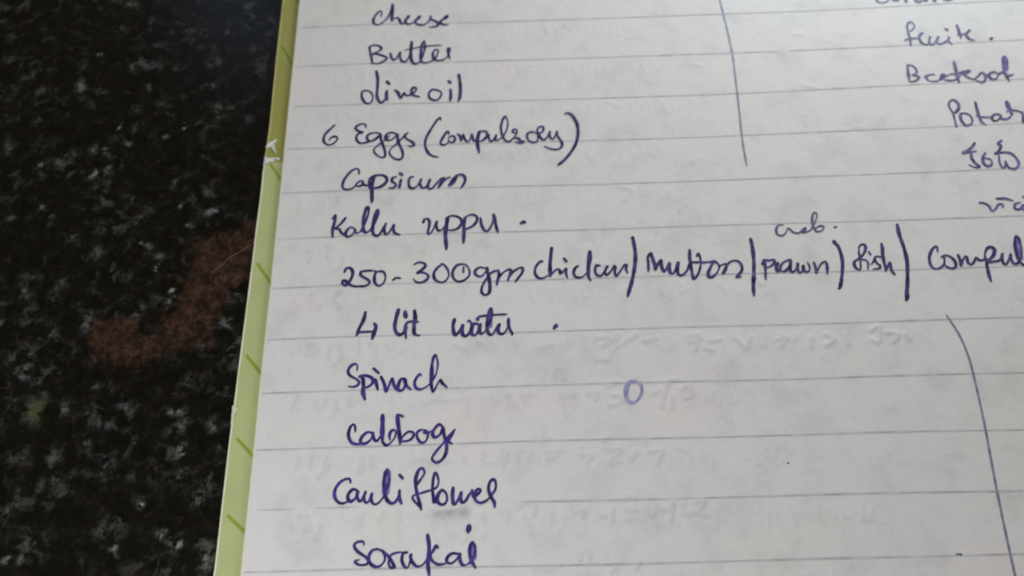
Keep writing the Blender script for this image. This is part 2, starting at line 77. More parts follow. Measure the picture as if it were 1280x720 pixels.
    ('Jota', 'r', [(1.1, [10742,-2685,10665,-2773,10522,-2858,10619,-2850,10728,-2832]), (1, [10650,-2840,10634,-2952,10676,-3054,10721,-3106,10652,-3119,10568,-3072]), (1.1, [10861,-2870,10802,-2958,10798,-3058,10853,-3104,10919,-3062,10910,-2984,10821,-2958]), (1, [11160,-2655,11089,-2709,11128,-2744,11078,-2833,11009,-2887,11127,-2868,11237,-2884,11308,-2976,11318,-3087,11243,-3162,11155,-3137,11136,-3025,11117,-3102,11061,-3140,11039,-3033,11068,-2878])]),
    ('small note', 'r', [(1, [10575,-3731,10637,-3742,10699,-3793,10725,-3879,10789,-3839,10853,-3766,10914,-3779,10895,-3821]), (1.1, [10839,-3670,10968,-3674,11070,-3710]), (1, [11172,-3745,11091,-3774,11072,-3848,11133,-3861,11207,-3789,11179,-3862,11252,-3865]), (0.9, [11241,-3651,11303,-3664])]),
    ('ring', 'o', [(1.5, [5213,-6384,5141,-6418,5100,-6503,5093,-6603,5129,-6675,5204,-6684,5271,-6615,5313,-6509,5286,-6415,5185,-6383,5127,-6417,5073,-6502])]),
]
MARKS = [
    ('divider', 'v', [(1, [7157,460,7160,301,7201,-222,7233,-805,7224,-1368,7211,-1889,7190,-2485,7197,-2975])]),
    ('divider', 'v', [(1, [9687,-5528,9795,-5826,9851,-6173,9854,-6622,9842,-7164,9801,-7940,9772,-8772,9766,-9375])]),
    ('speck', 's', [(0.7, [7156,-7566,7171,-7567]), (0.9, [9101,-8781,9168,-8783])]),
]
DENTS = [[1108,-5720,1143,-5862,1085,-6000,1022,-6040],
 [978,-5773,960,-5913,990,-5956],
 [670,-5764,791,-5781,783,-5852,678,-5877],
 [1387,-5671,1379,-5784,1385,-5897],
 [1523,-5732,1632,-5763,1609,-5847],
 [1764,-5738,1808,-5838,1871,-5741],
 [1955,-5857,2061,-5832],
 [592,-6481,544,-6533,501,-6640,581,-6668],
 [806,-6540,840,-6648,931,-6651,963,-6545],
 [1095,-6575,1114,-6682,1044,-6800],
 [2318,-6661,2498,-6585,2627,-6589],
 [2679,-6590,2938,-6584],
 [3249,-6525,3274,-6633,3352,-6608],
 [3481,-6585,3557,-6694],
 [1274,-6526,1308,-6661],
 [636,-7354,644,-7456,597,-7493],
 [812,-7333,810,-7473,858,-7436],
 [996,-7414,1039,-7491,935,-7626],
 [1499,-7376,1496,-7552,1470,-7552],
 [1626,-7379,1632,-7505],
 [1701,-7355,1754,-7407],
 [2110,-7492,2259,-7420,2687,-7443],
 [595,-8218,615,-8314],
 [698,-8124,823,-8151,836,-8319,787,-8318],
 [991,-8251,987,-8370,919,-8439],
 [1524,-8119,1518,-8239,1484,-8286],
 [1807,-8102,1763,-8221],
 [2004,-8082,2033,-8227],
 [2863,-7384,2888,-7448],
 [3141,-7315,3115,-7416],
 [3393,-7296,3366,-7472],
 [3111,-8156,3135,-8252],
 [2843,-8482,2915,-8437],
 [3543,-7997,3703,-7988],
 [4115,-5805,3955,-5857],
 [4570,-5705,4586,-5903],
 [4728,-5738,4835,-5713],
 [4907,-5828,5049,-5691,4983,-5886],
 [5412,-5786,5572,-5762],
 [6023,-5747,6159,-5708,6176,-5794,6041,-5832],
 [6241,-5922,6343,-5953],
 [4122,-6305,4153,-6182,4231,-6198,4240,-6308],
 [4869,-6434,4950,-6382,5027,-6397],
 [4886,-6569,5026,-6586],
 [4851,-6715,5034,-6666,5015,-6572],
 [4578,-6547,4695,-6523,4676,-6630],
 [5466,-6558,5559,-6520],
 [5672,-6415,5565,-6747],
 [5733,-6592,5690,-6776],
 [5856,-6514,5951,-6463,5989,-6598,5908,-6636],
 [3441,-6530,3493,-6518,3464,-6718],
 [3649,-6509,3710,-6644],
 [3699,-6564,3829,-6540],
 [4192,-6523,4397,-6542],
 [4189,-6590,4370,-6568],
 [3943,-6993,3952,-7123,4013,-7163],
 [4745,-7195,4823,-7158],
 [4709,-6060,4866,-6064],
 [5714,-6376,5779,-6372],
 [4812,-7331,4963,-7322,4934,-7385,4801,-7495,4939,-7486],
 [5057,-7413,5103,-7465,5173,-7366],
 [5335,-7370,5511,-7361,5435,-7524],
 [5740,-7329,5835,-7382],
 [4407,-7397,4582,-7402,4515,-7476],
 [4082,-7351,4184,-7328],
 [3125,-7492,3225,-7469],
 [3400,-7524,3454,-7323],
 [3577,-7452,3605,-7326,3680,-7328],
 [3752,-7457,3781,-7331,3853,-7434],
 [3957,-7335,4057,-7363,3979,-7437,4080,-7414],
 [3539,-8069,3688,-8000,3786,-8027,3782,-8171],
 [3647,-8192,3727,-8384],
 [4015,-8129,4010,-8272],
 [4295,-8159,4444,-8115,4390,-8209],
 [4635,-8203,4781,-8194,4810,-8123,4776,-8278],
 [4981,-8127,5103,-8130,5026,-8176,5094,-8237,4960,-8246],
 [5226,-8109,5304,-8206,5387,-8088],
 [5419,-8137,5567,-8117,5598,-8045,5537,-8307],
 [5718,-8072,5730,-8192,5877,-8184],
 [5890,-8052,6003,-8030,5926,-8173,5970,-8222],
 [4954,-7981,5043,-7947,5115,-7973],
 [4339,-8748,4393,-8634,4464,-8658,4459,-8751],
 [5048,-8855,5100,-8799],
 [3096,-8179,3145,-8252],
 [3342,-8137,3440,-8115,3438,-8235],
 [3119,-8418,3119,-8465],
 [3762,-8850,4025,-8833],
 [4736,-8894,4787,-8850],
 [6041,-5793,6153,-5739,6106,-5936],
 [6303,-5829,6464,-5805],
 [6679,-5783,6816,-5956],
 [6890,-5789,6820,-5928],
 [7255,-5828,7417,-5804],
 [7347,-5745,7322,-5914],
 [7733,-5813,7711,-5953],
 [7953,-5763,8044,-5850,7925,-5931],
 [8216,-5770,8239,-5940],
 [8594,-5724,8709,-5670,8667,-5896,8568,-5865],
 [8799,-5759,8950,-5791,8876,-5902],
 [9055,-5794,9091,-5880],
 [4768,-5728,4928,-5732,4815,-5843],
 [4970,-5904,5305,-5686],
 [5403,-5803,5511,-5778],
 [2735,-5784,2949,-5875],
 [3056,-5736,3216,-5854],
 [673,-3305,724,-3447,645,-3491],
 [920,-3313,971,-3478],
 [536,-4214,603,-4305,550,-4391],
 [792,-4155,894,-4181,823,-4312,905,-4358],
 [1065,-4363,1054,-4516,918,-4556],
 [629,-4934,691,-4978,706,-4915],
 [724,-5168,781,-5149],
 [1021,-4946,1077,-4905],
 [988,-5050,1073,-5158,1035,-5178],
 [650,-5721,785,-5745,777,-5905,622,-5861],
 [977,-5771,948,-5910],
 [1111,-5795,1140,-5955,1033,-6051],
 [3484,-884,3626,-803],
 [3795,-1025,3971,-946,3861,-1155],
 [5140,-1706,5338,-1795],
 [5571,-444,5750,-408],
 [4528,-134,4630,-228],
 [5956,-1696,6072,-1904],
 [4750,-2651,4873,-2810],
 [5236,-3279,5424,-3360,5285,-3504],
 [6568,-1006,6701,-1054],
 [7838,-799,8108,-853],
 [8952,-2332,9084,-2337],
 [8286,-1495,8482,-1544],
 [6175,-3608,6097,-3751],
 [4269,-4682,4326,-4821],
 [4774,-4560,4958,-4600],
 [7040,-4836,7144,-4975],
 [6379,-2864,6517,-2792],
 [8303,-468,8442,-474],
 [4189,-1670,4395,-1636],
 [810,-62,907,-179,846,-288],
 [906,-949,1000,-1060,941,-1165],
 [1171,-959,1223,-1122],
 [783,-1786,854,-1891],
 [952,-1741,1044,-1847],
 [707,-2586,795,-2638,759,-2734],
 [873,-2543,945,-2692]]
RULES = [[0.000176, -0.01762, 0.36065], [0.000159, -0.01568, -7.8266], [0.000249, -0.02355, -15.762], [0.0002, -0.01885, -23.831], [0.000183, -0.0177, -31.79], [6.98e-05, -0.006636, -39.834], [9.83e-06, -0.000728, -47.995], [3.14e-05, -0.00186, -56.067], [-1.22e-06, 0.0001785, -64.075], [-5.34e-05, 0.006336, -72.08], [-3.93e-05, 0.004899, -80.107], [5.14e-05, -0.004689, -87.917]]
PAGE_EDGE = [(0.12, 6.06), (0.13, -7.84), (-0.06, -23.58), (0.05, -31.88), (-0.08, -48.08), (0.06, -61.61), (-0.03, -71.85), (-0.11, -83.16), (-0.0, -88.35)]
COVER_EDGE = [(-3.2, 7.28), (-3.24, -4.61), (-3.08, -18.57), (-3.33, -27.44), (-3.27, -31.07), (-3.6, -59.08), (-3.63, -62.3), (-3.79, -72.57), (-3.83, -87.94)]
STRIPES = [[(-2.46, -2.79), (-0.35, -6.88)], [(-2.32, -26.0), (-0.56, -28.7)], [(-2.67, -43.39), (-0.57, -46.45)], [(-2.79, -58.01), (-0.44, -60.84)], [(-2.85, -70.14), (-0.5, -72.54)], [(-3.0, -80.53), (-0.53, -82.66)]]
TAPE_PTS = [(-3.38, -21.62), (-1.47, -21.39), (-1.89, -23.79), (-2.62, -22.86), (-3.29, -25.23), (-0.87, -25.16), (-2.07, -26.01), (-3.23, -25.82), (-3.26, -66.39)]
RUST = [(-3.57, -36.05), (-6.23, -36.66), (-8.47, -37.69), (-11.13, -38.16), (-13.34, -39.19), (-14.22, -40.93), (-13.53, -43.38), (-14.28, -45.88), (-13.4, -48.0), (-14.45, -49.91), (-16.6, -50.74), (-16.37, -53.16), (-17.25, -54.38), (-18.9, -54.34), (-19.69, -52.3), (-21.34, -50.85), (-22.82, -51.32), (-25.38, -51.63), (-27.02, -53.1), (-25.33, -56.63), (-23.19, -58.89), (-18.99, -59.01), (-16.13, -58.0), (-13.24, -56.11), (-10.08, -56.2), (-7.97, -55.27), (-7.87, -52.14), (-7.38, -50.25), (-6.28, -47.3), (-4.56, -46.57), (-2.14, -40.5)]
FLAKES = [(-50.4, 8.5, 0.89, 0.7), (-48.8, 9.3, 0.89, 0.4), (-30.9, 8.5, 1.25, 0.5), (-29.1, 7.9, 0.89, 0.4), (-31.9, 2.5, 0.89, 0.3), (-18.6, 2.0, 0.89, 0.35), (-16.4, 1.3, 0.89, 0.35), (-16.9, -1.1, 1.25, 0.35), (-14.6, -2.8, 0.89, 0.4), (-7.8, -2.5, 0.89, 0.3), (-5.7, -2.3, 0.89, 0.3), (-26.3, -4.7, 1.25, 0.5), (-27.4, -5.4, 0.89, 0.5), (-25.1, -4.2, 0.89, 0.4), (-13.9, -5.1, 1.34, 0.35), (-5.7, -6.8, 0.89, 0.35), (-7.7, -7.5, 0.89, 0.3), (-49.4, -3.2, 0.89, 0.4), (-47.2, -4.9, 0.89, 0.35), (-45.1, -6.5, 1.34, 0.35), (-42.7, -10.2, 0.89, 0.4), (-45.2, -12.1, 0.89, 0.3), (-35.9, -9.4, 1.12, 0.5), (-32.5, -10.6, 0.89, 0.4), (-42.7, -5.6, 0.89, 0.35), (-24.2, -10.1, 0.89, 0.4), (-14.1, -10.0, 0.89, 0.6), (-8.8, -10.5, 0.62, 0.5), (-12.3, -14.9, 1.52, 0.35), (-10.3, -14.4, 0.89, 0.3), (-26.0, -14.3, 0.89, 0.4), (-20.7, -15.3, 0.89, 0.35), (-42.0, -15.5, 0.71, 0.5), (-28.0, -17.6, 0.4, 0.8), (-17.3, -17.9, 0.49, 0.8), (-15.7, -17.2, 0.89, 0.3), (-20.3, -19.9, 0.62, 0.5), (-26.2, -20.9, 0.89, 0.5), (-29.7, -22.2, 0.98, 0.7), (-31.2, -21.7, 0.89, 0.5), (-45.8, -20.9, 0.89, 0.5), (-40.6, -21.6, 0.89, 0.4), (-34.9, -22.7, 0.89, 0.4), (-39.4, -24.2, 0.45, 0.7), (-36.7, -23.6, 1.52, 0.35), (-30.6, -26.1, 1.07, 0.7), (-28.7, -25.8, 0.89, 0.5), (-33.9, -2.6, 0.27, 0.9), (-7.1, -16.8, 0.89, 0.3), (-11.9, -21.7, 0.89, 0.3), (-22.1, 5.1, 0.89, 0.2), (-37.4, 3.8, 0.89, 0.3), (-43.6, 0.8, 0.89, 0.3), (-49.4, 1.6, 0.89, 0.3), (-39.4, -24.2, 0.54, 0.6), (-17.4, -28.7, 0.67, 0.5), (-16.0, -32.9, 0.45, 0.5), (-10.8, -33.9, 0.71, 0.8), (-23.7, -31.6, 0.89, 0.4), (-24.8, -30.0, 0.89, 0.3), (-22.0, -35.0, 1.25, 0.35), (-28.1, -31.3, 1.34, 0.3), (-26.9, -36.2, 1.34, 0.35), (-42.4, -33.9, 0.62, 0.4), (-44.0, -34.7, 0.89, 0.5), (-36.2, -34.5, 0.89, 0.35), (-37.8, -32.3, 0.54, 0.4), (-32.1, -37.7, 0.71, 0.45), (-21.6, -38.9, 0.8, 0.65), (-20.1, -39.6, 0.89, 0.5), (-22.5, -39.1, 0.89, 0.4), (-17.9, -42.0, 0.8, 0.5), (-18.3, -44.0, 0.54, 0.7), (-30.2, -41.4, 0.45, 0.4), (-35.9, -41.7, 0.54, 0.5), (-27.7, -40.5, 0.89, 0.4), (-36.5, -44.4, 1.16, 0.4), (-37.6, -46.8, 1.16, 0.4), (-32.5, -45.8, 1.16, 0.35), (-32.7, -48.2, 0.89, 0.35), (-37.3, -49.9, 0.71, 0.4), (-28.0, -49.6, 0.98, 0.45), (-27.0, -50.8, 0.89, 0.4), (-27.2, -52.0, 1.07, 0.45), (-19.9, -51.0, 0.98, 0.5), (-15.4, -47.3, 0.36, 0.9), (-14.8, -48.6, 0.54, 0.9), (-6.5, -52.6, 0.89, 0.5), (-5.1, -48.4, 0.54, 0.5), (-39.5, -51.6, 0.89, 0.4), (-32.5, -53.2, 0.98, 0.4), (-14.4, -36.4, 0.45, 0.4), (-12.0, -30.4, 0.89, 0.35), (-14.3, -31.5, 0.89, 0.3), (-32.3, -53.1, 1.27, 0.35), (-35.2, -56.9, 1.52, 0.35), (-35.4, -59.6, 1.27, 0.45), (-36.8, -58.2, 1.27, 0.3), (-32.3, -65.0, 1.65, 0.55), (-27.9, -65.1, 1.02, 0.5), (-24.4, -62.0, 0.63, 0.4), (-19.7, -64.5, 1.27, 0.35), (-12.4, -66.0, 1.02, 0.6), (-11.1, -68.1, 1.27, 0.4), (-6.6, -68.2, 0.89, 0.5), (-4.1, -68.3, 0.63, 0.45), (-10.6, -71.6, 1.14, 0.5), (-24.2, -70.0, 0.89, 0.4), (-28.4, -71.7, 1.27, 0.3), (-33.4, -71.5, 1.65, 0.3), (-27.7, -75.1, 1.27, 0.35), (-21.1, -73.8, 1.65, 0.35), (-20.0, -74.8, 1.27, 0.3), (-15.7, -74.0, 1.27, 0.35), (-13.7, -74.2, 1.27, 0.3), (-9.8, -73.6, 1.27, 0.4), (-10.1, -75.1, 1.27, 0.4), (-15.2, -78.5, 0.51, 0.8), (-6.1, -76.1, 1.27, 0.4), (-7.3, -78.0, 1.52, 0.4), (-19.2, -81.9, 1.65, 0.35), (-17.5, -81.1, 1.27, 0.3), (-11.5, -82.8, 0.76, 0.8), (-9.6, -84.0, 0.89, 0.85), (-7.1, -83.8, 1.27, 0.4), (-5.0, -85.2, 1.27, 0.5), (-5.3, -86.4, 0.89, 0.6), (-32.7, -79.3, 1.27, 0.45), (-29.0, -83.1, 1.78, 0.35), (-30.0, -85.6, 0.63, 0.5), (-31.9, -85.4, 0.51, 0.4), (-28.3, -84.5, 1.65, 0.3), (-4.8, -57.2, 1.27, 0.45), (-3.9, -55.6, 1.27, 0.4), (-6.6, -52.7, 1.27, 0.4), (-20.1, -57.1, 0.32, 0.7), (-11.4, -61.9, 1.27, 0.3), (-17.9, -84.3, 0.51, 0.4)]
FIBRE = [(-9.77, -44.3), (-8.52, -43.54), (-6.88, -41.98), (-5.28, -40.95), (-3.71, -39.5)]
OCHRE = [(-24.3, -64.47), (-32.18, -65.08)]
DENT_BIG = [(23.27, -81.03), (25.27, -81.18), (27.68, -81.24), (29.25, -81.58)]
# CAM [23.981197833514933, 1.517881057641202, -1.070366536732606] [37.63225845093163, -101.24805934885096, 116.94105303690634]

# ------------------------------------------------------------------ helpers
random.seed(4); rng = np.random.default_rng(4)

def link(name, me, mat=None, parent=None, smooth=True):
    o = bpy.data.objects.new(name, me); C.objects.link(o)
    if mat: me.materials.append(mat)
    if parent: o.parent = parent
    if smooth: me.polygons.foreach_set('use_smooth', [True] * len(me.polygons))
    return o

def mesh(name, v, f):
    me = bpy.data.meshes.new(name); me.from_pydata([tuple(p) for p in v], [], f); me.update(); return me

def grid_mesh(name, xs, ys, z):
    """xs, ys in mm, z (len(ys), len(xs)) in mm"""
    nx, ny = len(xs), len(ys)
    X, Y = np.meshgrid(xs, ys)
    v = np.stack([X, Y, z], -1).reshape(-1, 3) * MM
    i = np.arange((ny - 1) * nx).reshape(ny - 1, nx)[:, :-1].ravel()
    q = np.stack([i, i + 1, i + nx + 1, i + nx], 1)
    me = bpy.data.meshes.new(name)
    me.vertices.add(len(v)); me.vertices.foreach_set('co', v.ravel().astype(np.float32))
    me.loops.add(q.size); me.loops.foreach_set('vertex_index', q.ravel().astype(np.int32))
    me.polygons.add(len(q)); me.polygons.foreach_set('loop_start', np.arange(0, q.size, 4, dtype=np.int32))
    me.update(calc_edges=True); me.validate()
    return me

def attr(me, name, vals):
    a = me.attributes.new(name, 'FLOAT', 'POINT'); a.data.foreach_set('value', np.asarray(vals, dtype=np.float32).ravel())

def noise2(X, Y, cell, seed):
    """smooth value noise, cell in mm"""
    r = np.random.default_rng(seed); T = r.random((64, 64))
    u = X / cell + 7.3; w = Y / cell + 3.1
    i = np.floor(u).astype(int); j = np.floor(w).astype(int)
    a = u - i; b = w - j; a = a * a * (3 - 2 * a); b = b * b * (3 - 2 * b)
    g = lambda p, q: T[p % 64, q % 64]
    return (g(i, j) * (1 - a) + g(i + 1, j) * a) * (1 - b) + (g(i, j + 1) * (1 - a) + g(i + 1, j + 1) * a) * b - 0.5

def spline(pts, step=0.15):
    """Catmull-Rom through pts (mm), resampled about every step mm"""
    P = np.array(pts, float).reshape(-1, 2)
    if len(P) == 1: return P
    Q = np.vstack([2 * P[0] - P[1], P, 2 * P[-1] - P[-2]])
    out = []
    for k in range(1, len(Q) - 2):
        a, b, c, d = Q[k - 1:k + 3]
        n = max(2, int(np.hypot(*(c - b)) / step) + 1)
        t = np.linspace(0, 1, n, endpoint=False)[:, None]
        out.append(0.5 * (2 * b + (c - a) * t + (2 * a - 5 * b + 4 * c - d) * t ** 2 + (3 * b - a - 3 * c + d) * t ** 3))
    out.append(P[-1:]); return np.vstack(out)

# ------------------------------------------------------------------ materials
def new_mat(name):
    m = bpy.data.materials.new(name); m.use_nodes = True
    nt = m.node_tree; b = nt.nodes['Principled BSDF']
    return m, nt, b
def N(nt, t, **kw):
    n = nt.nodes.new(t)
    for k, v in kw.items(): setattr(n, k, v)
    return n
def mul(nt, a, b, op='MULTIPLY', clamp=False):
    n = N(nt, 'ShaderNodeMath', operation=op, use_clamp=clamp)
    for s, v in ((0, a), (1, b)):
        if isinstance(v, (int, float)): n.inputs[s].default_value = v
        else: nt.links.new(v, n.inputs[s])
    return n.outputs[0]
def noise(nt, scale, detail=4, rough=0.55, w=None, dist=0.0):
    tc = N(nt, 'ShaderNodeTexCoord'); n = N(nt, 'ShaderNodeTexNoise')
    n.inputs['Scale'].default_value = scale; n.inputs['Detail'].default_value = detail
    n.inputs['Roughness'].default_value = rough; n.inputs['Distortion'].default_value = dist
    nt.links.new(tc.outputs['Object'], n.inputs['Vector']); return n.outputs['Fac']
def ramp(nt, fac, stops):
    r = N(nt, 'ShaderNodeValToRGB'); e = r.color_ramp.elements
    while len(e) < len(stops): e.new(0.5)
    for k, (p, c) in enumerate(stops):
        e[k].position = p; e[k].color = (c[0], c[1], c[2], 1) if not isinstance(c, (int, float)) else (c, c, c, 1)
    nt.links.new(fac, r.inputs[0]); return r.outputs[0]
def mix(nt, fac, a, b, blend='MIX'):
    n = N(nt, 'ShaderNodeMix', data_type='RGBA', blend_type=blend)
    for s, v in ((0, fac), (6, a), (7, b)):
        if hasattr(v, 'links'): nt.links.new(v, n.inputs[s])
        elif isinstance(v, (int, float)): n.inputs[s].default_value = v
        else: n.inputs[s].default_value = (*v, 1)
    return n.outputs[2]
def attrib(nt, name):
    n = N(nt, 'ShaderNodeAttribute', attribute_name=name); return n.outputs['Fac']
def bump(nt, b, h, strength, dist):
    n = N(nt, 'ShaderNodeBump'); n.inputs['Strength'].default_value = strength; n.inputs['Distance'].default_value = dist
    nt.links.new(h, n.inputs['Height']); nt.links.new(n.outputs[0], b.inputs['Normal'])

def paper_mat():
    m, nt, b = new_mat('writing_paper')
    base = ramp(nt, noise(nt, 38, 3, 0.5), [(0.3, (0.735, 0.725, 0.675)), (0.5, (0.73, 0.73, 0.695)), (0.7, (0.755, 0.725, 0.69))])
    mott = ramp(nt, noise(nt, 230, 5, 0.6), [(0.28, 0.87), (0.5, 0.98), (0.72, 1.0)])
    fib = ramp(nt, noise(nt, 1700, 3, 0.6), [(0.3, 0.955), (0.6, 1.0)])
    c = mix(nt, 1.0, base, mott, 'MULTIPLY'); c = mix(nt, 1.0, c, fib, 'MULTIPLY')
    sh = mul(nt, attrib(nt, 'show_through_and_shade'), 0.19)
    c = mix(nt, sh, c, (0.36, 0.37, 0.40))  # ink showing through, plus the painted shade of the fold
    nt.links.new(c, b.inputs['Base Color'])
    b.inputs['Roughness'].default_value = 0.62; b.inputs['Specular IOR Level'].default_value = 0.35
    hh = mul(nt, noise(nt, 420, 4, 0.6), mul(nt, noise(nt, 1900, 3, 0.6), 0.25), 'ADD')
    bump(nt, b, hh, 0.5, 0.00012)
    return m
def ink_mat(name, dark, pale, lo=0.35, hi=0.75, rough=0.45):
    m, nt, b = new_mat(name)
    c = ramp(nt, noise(nt, 900, 3, 0.6), [(lo, dark), (hi, pale)])
    nt.links.new(c, b.inputs['Base Color']); b.inputs['Roughness'].default_value = rough
    b.inputs['Specular IOR Level'].default_value = 0.3
    return m
def plain_mat(name, col, rough=0.6, var=0.08, scale=300, spec=0.4, coat=0.0):
    m, nt, b = new_mat(name)
    lo = tuple(x * (1 - var) for x in col); hi = tuple(min(1, x * (1 + var)) for x in col)
    nt.links.new(ramp(nt, noise(nt, scale, 5, 0.6), [(0.3, lo), (0.7, hi)]), b.inputs['Base Color'])
    b.inputs['Roughness'].default_value = rough; b.inputs['Specular IOR Level'].default_value = spec
    b.inputs['Coat Weight'].default_value = coat; b.inputs['Coat Roughness'].default_value = 0.12
    return m
def granite_mat():
    m, nt, b = new_mat('black_granite')
    fl = attrib(nt, 'flake'); ru = attrib(nt, 'rust'); oc = attrib(nt, 'ochre')
    n1 = noise(nt, 480, 6, 0.62, dist=0.5); n2 = noise(nt, 1100, 6, 0.7); n3 = noise(nt, 95, 4, 0.6)
    # crystals: cloudy grey grains broken up by noise
    g = mul(nt, fl, ramp_f(nt, n1, 0.43, 0.57)); g = mul(nt, g, ramp_f(nt, n2, 0.38, 0.58))
    gen = mul(nt, mul(nt, ramp_f(nt, n1, 0.50, 0.74), ramp_f(nt, n3, 0.42, 0.64)), 0.21)
    fine = mul(nt, ramp_f(nt, n2, 0.62, 0.82), 0.02)
    tot = mul(nt, mul(nt, mul(nt, g, 1.7), gen, 'ADD'), fine, 'ADD', True)
    veil = ramp(nt, noise(nt, 420, 6, 0.7), [(0.42, (0.0015, 0.0017, 0.0014)), (0.56, (0.0045, 0.0045, 0.0036)), (0.74, (0.022, 0.021, 0.016))])
    tint = ramp(nt, noise(nt, 60, 2), [(0.35, (0.26, 0.30, 0.30)), (0.5, (0.28, 0.31, 0.27)), (0.65, (0.34, 0.33, 0.26))])
    c = mix(nt, tot, veil, tint)
    n4 = noise(nt, 520, 7, 0.72, dist=0.5)
    edge = mul(nt, mul(nt, mul(nt, n4, 0.5, 'SUBTRACT'), 2.6), ru, 'ADD')
    rm = ramp_f(nt, edge, 0.12, 1.0)
    rc = ramp(nt, mix(nt, 0.45, n4, n2), [(0.38, (0.006, 0.004, 0.003)), (0.48, (0.024, 0.013, 0.009)), (0.56, (0.058, 0.028, 0.020)), (0.70, (0.15, 0.09, 0.068))])
    c = mix(nt, mul(nt, rm, 0.93), c, rc)
    om = mul(nt, oc, ramp_f(nt, n1, 0.35, 0.6))
    c = mix(nt, om, c, (0.06, 0.062, 0.024))
    nt.links.new(c, b.inputs['Base Color'])
    b.inputs['Roughness'].default_value = 0.20; b.inputs['IOR'].default_value = 1.5
    bump(nt, b, n2, 0.12, 0.00003)
    return m
def ramp_f(nt, fac, a, b_):
    n = N(nt, 'ShaderNodeMapRange'); n.interpolation_type = 'SMOOTHSTEP'
    n.inputs[1].default_value = a; n.inputs[2].default_value = b_
    nt.links.new(fac, n.inputs[0]); return n.outputs[0]
def tape_mat():
    m, nt, b = new_mat('clear_tape')
    out = nt.nodes['Material Output']; nt.nodes.remove(b)
    t = N(nt, 'ShaderNodeBsdfTransparent'); t.inputs[0].default_value = (0.88, 0.84, 0.66, 1)
    g = N(nt, 'ShaderNodeBsdfGlossy'); g.inputs['Roughness'].default_value = 0.18
    g.inputs['Color'].default_value = (1, 1, 1, 1)
    x = N(nt, 'ShaderNodeMixShader'); x.inputs[0].default_value = 0.06
    nt.links.new(t.outputs[0], x.inputs[1]); nt.links.new(g.outputs[0], x.inputs[2]); nt.links.new(x.outputs[0], out.inputs[0])
    return m

M_paper = paper_mat()
M_sheet = plain_mat('sheet_edges', (0.80, 0.77, 0.55), 0.7)
M_cover = plain_mat('green_cover_card', (0.46, 0.505, 0.225), 0.5, 0.05, 160, 0.4)
M_stripe = plain_mat('green_stripe_print', (0.29, 0.35, 0.035), 0.5, 0.10, 600)
def film_mat():
    m, nt, b = new_mat('white_glint_film')
    b.inputs['Base Color'].default_value = (0.82, 0.84, 0.78, 1); b.inputs['Roughness'].default_value = 0.25  # white base colour stands in for glints on the creased film
    nt.links.new(ramp_f(nt, noise(nt, 2300, 4, 0.7), 0.31, 0.54), b.inputs['Alpha'])
    return m
M_fold = film_mat()
M_rule = plain_mat('printed_rule', (0.51, 0.51, 0.515), 0.7, 0.22, 380)
M_granite = granite_mat(); M_tape = tape_mat()
INKS = {'d': ink_mat('dark_violet_ink', (0.018, 0.009, 0.058), (0.11, 0.075, 0.27)),
        'b': ink_mat('bright_violet_ink', (0.021, 0.010, 0.080), (0.095, 0.055, 0.31)),
        'm': ink_mat('mid_violet_ink', (0.024, 0.018, 0.090), (0.12, 0.095, 0.25)),
        'r': ink_mat('thin_violet_ink', (0.040, 0.033, 0.125), (0.24, 0.215, 0.42)),
        'l': ink_mat('fine_violet_ink', (0.060, 0.052, 0.12), (0.20, 0.19, 0.31)),
        'o': ink_mat('pale_lavender_ink', (0.25, 0.25, 0.44), (0.50, 0.50, 0.66)),
        'v': ink_mat('dry_pen_line', (0.17, 0.17, 0.27), (0.34, 0.34, 0.42)),
        's': ink_mat('speck_ink', (0.03, 0.03, 0.03), (0.08, 0.08, 0.08)),
        'f': ink_mat('smudged_ink', (0.13, 0.10, 0.32), (0.34, 0.31, 0.56))}

# ------------------------------------------------------------------ the stone worktop
def axis(lo, a, b, hi, fine, n_out):
    return np.concatenate([np.linspace(lo, a, n_out, endpoint=False), np.arange(a, b, fine), np.linspace(b, hi, n_out)])
xs = axis(-380, -70, 2, 620, 0.28, 24); ys = axis(-420, -100, 24, 330, 0.28, 20)
X, Y = np.meshgrid(xs, ys)
def poly_sd(P, X, Y):
    P = np.array(P, float); d = np.full(X.shape, 1e9); inside = np.zeros(X.shape, bool)
    for k in range(len(P)):
        a = P[k]; b = P[(k + 1) % len(P)]; e = b - a
        t = np.clip(((X - a[0]) * e[0] + (Y - a[1]) * e[1]) / (e @ e), 0, 1)
        d = np.minimum(d, np.hypot(X - a[0] - t * e[0], Y - a[1] - t * e[1]))
        c = ((a[1] > Y) != (b[1] > Y)) & (X < (b[0] - a[0]) * (Y - a[1]) / (b[1] - a[1] + 1e-12) + a[0])
        inside ^= c
    return np.where(inside, -d, d)
wob = 0.9 * noise2(X, Y, 1.3, 5) + 0.9 * noise2(X, Y, 3.1, 6)
sd = poly_sd(RUST, X, Y) + 1.2 * wob
rust = np.clip(0.5 - sd / 2.4, 0, 1)
flake = np.zeros(X.shape)
for fx, fy, fr, fb in FLAKES:
    r_ = max(fr * 0.85, 0.24); mx = np.abs(xs - fx) < 3.5 * r_; my = np.abs(ys - fy) < 3.5 * r_
    if not (mx.any() and my.any()): continue
    sub = np.ix_(my, mx); k = rng.uniform(0.6, 1.6); an = rng.uniform(0, 3.14)
    dx = X[sub] - fx; dy = Y[sub] - fy
    u = (dx * math.cos(an) + dy * math.sin(an)) * k; w = (dy * math.cos(an) - dx * math.sin(an)) / k
    amp = fb ** 1.7 * (0.85 if fr > 0.6 else 1.8)
    flake[sub] = np.maximum(flake[sub], amp * np.exp(-(u * u + w * w) / (1.1 * r_ * r_)))
ochre = np.exp(-((X - OCHRE[1][0]) ** 2 + (Y - OCHRE[1][1]) ** 2) / 2.2)
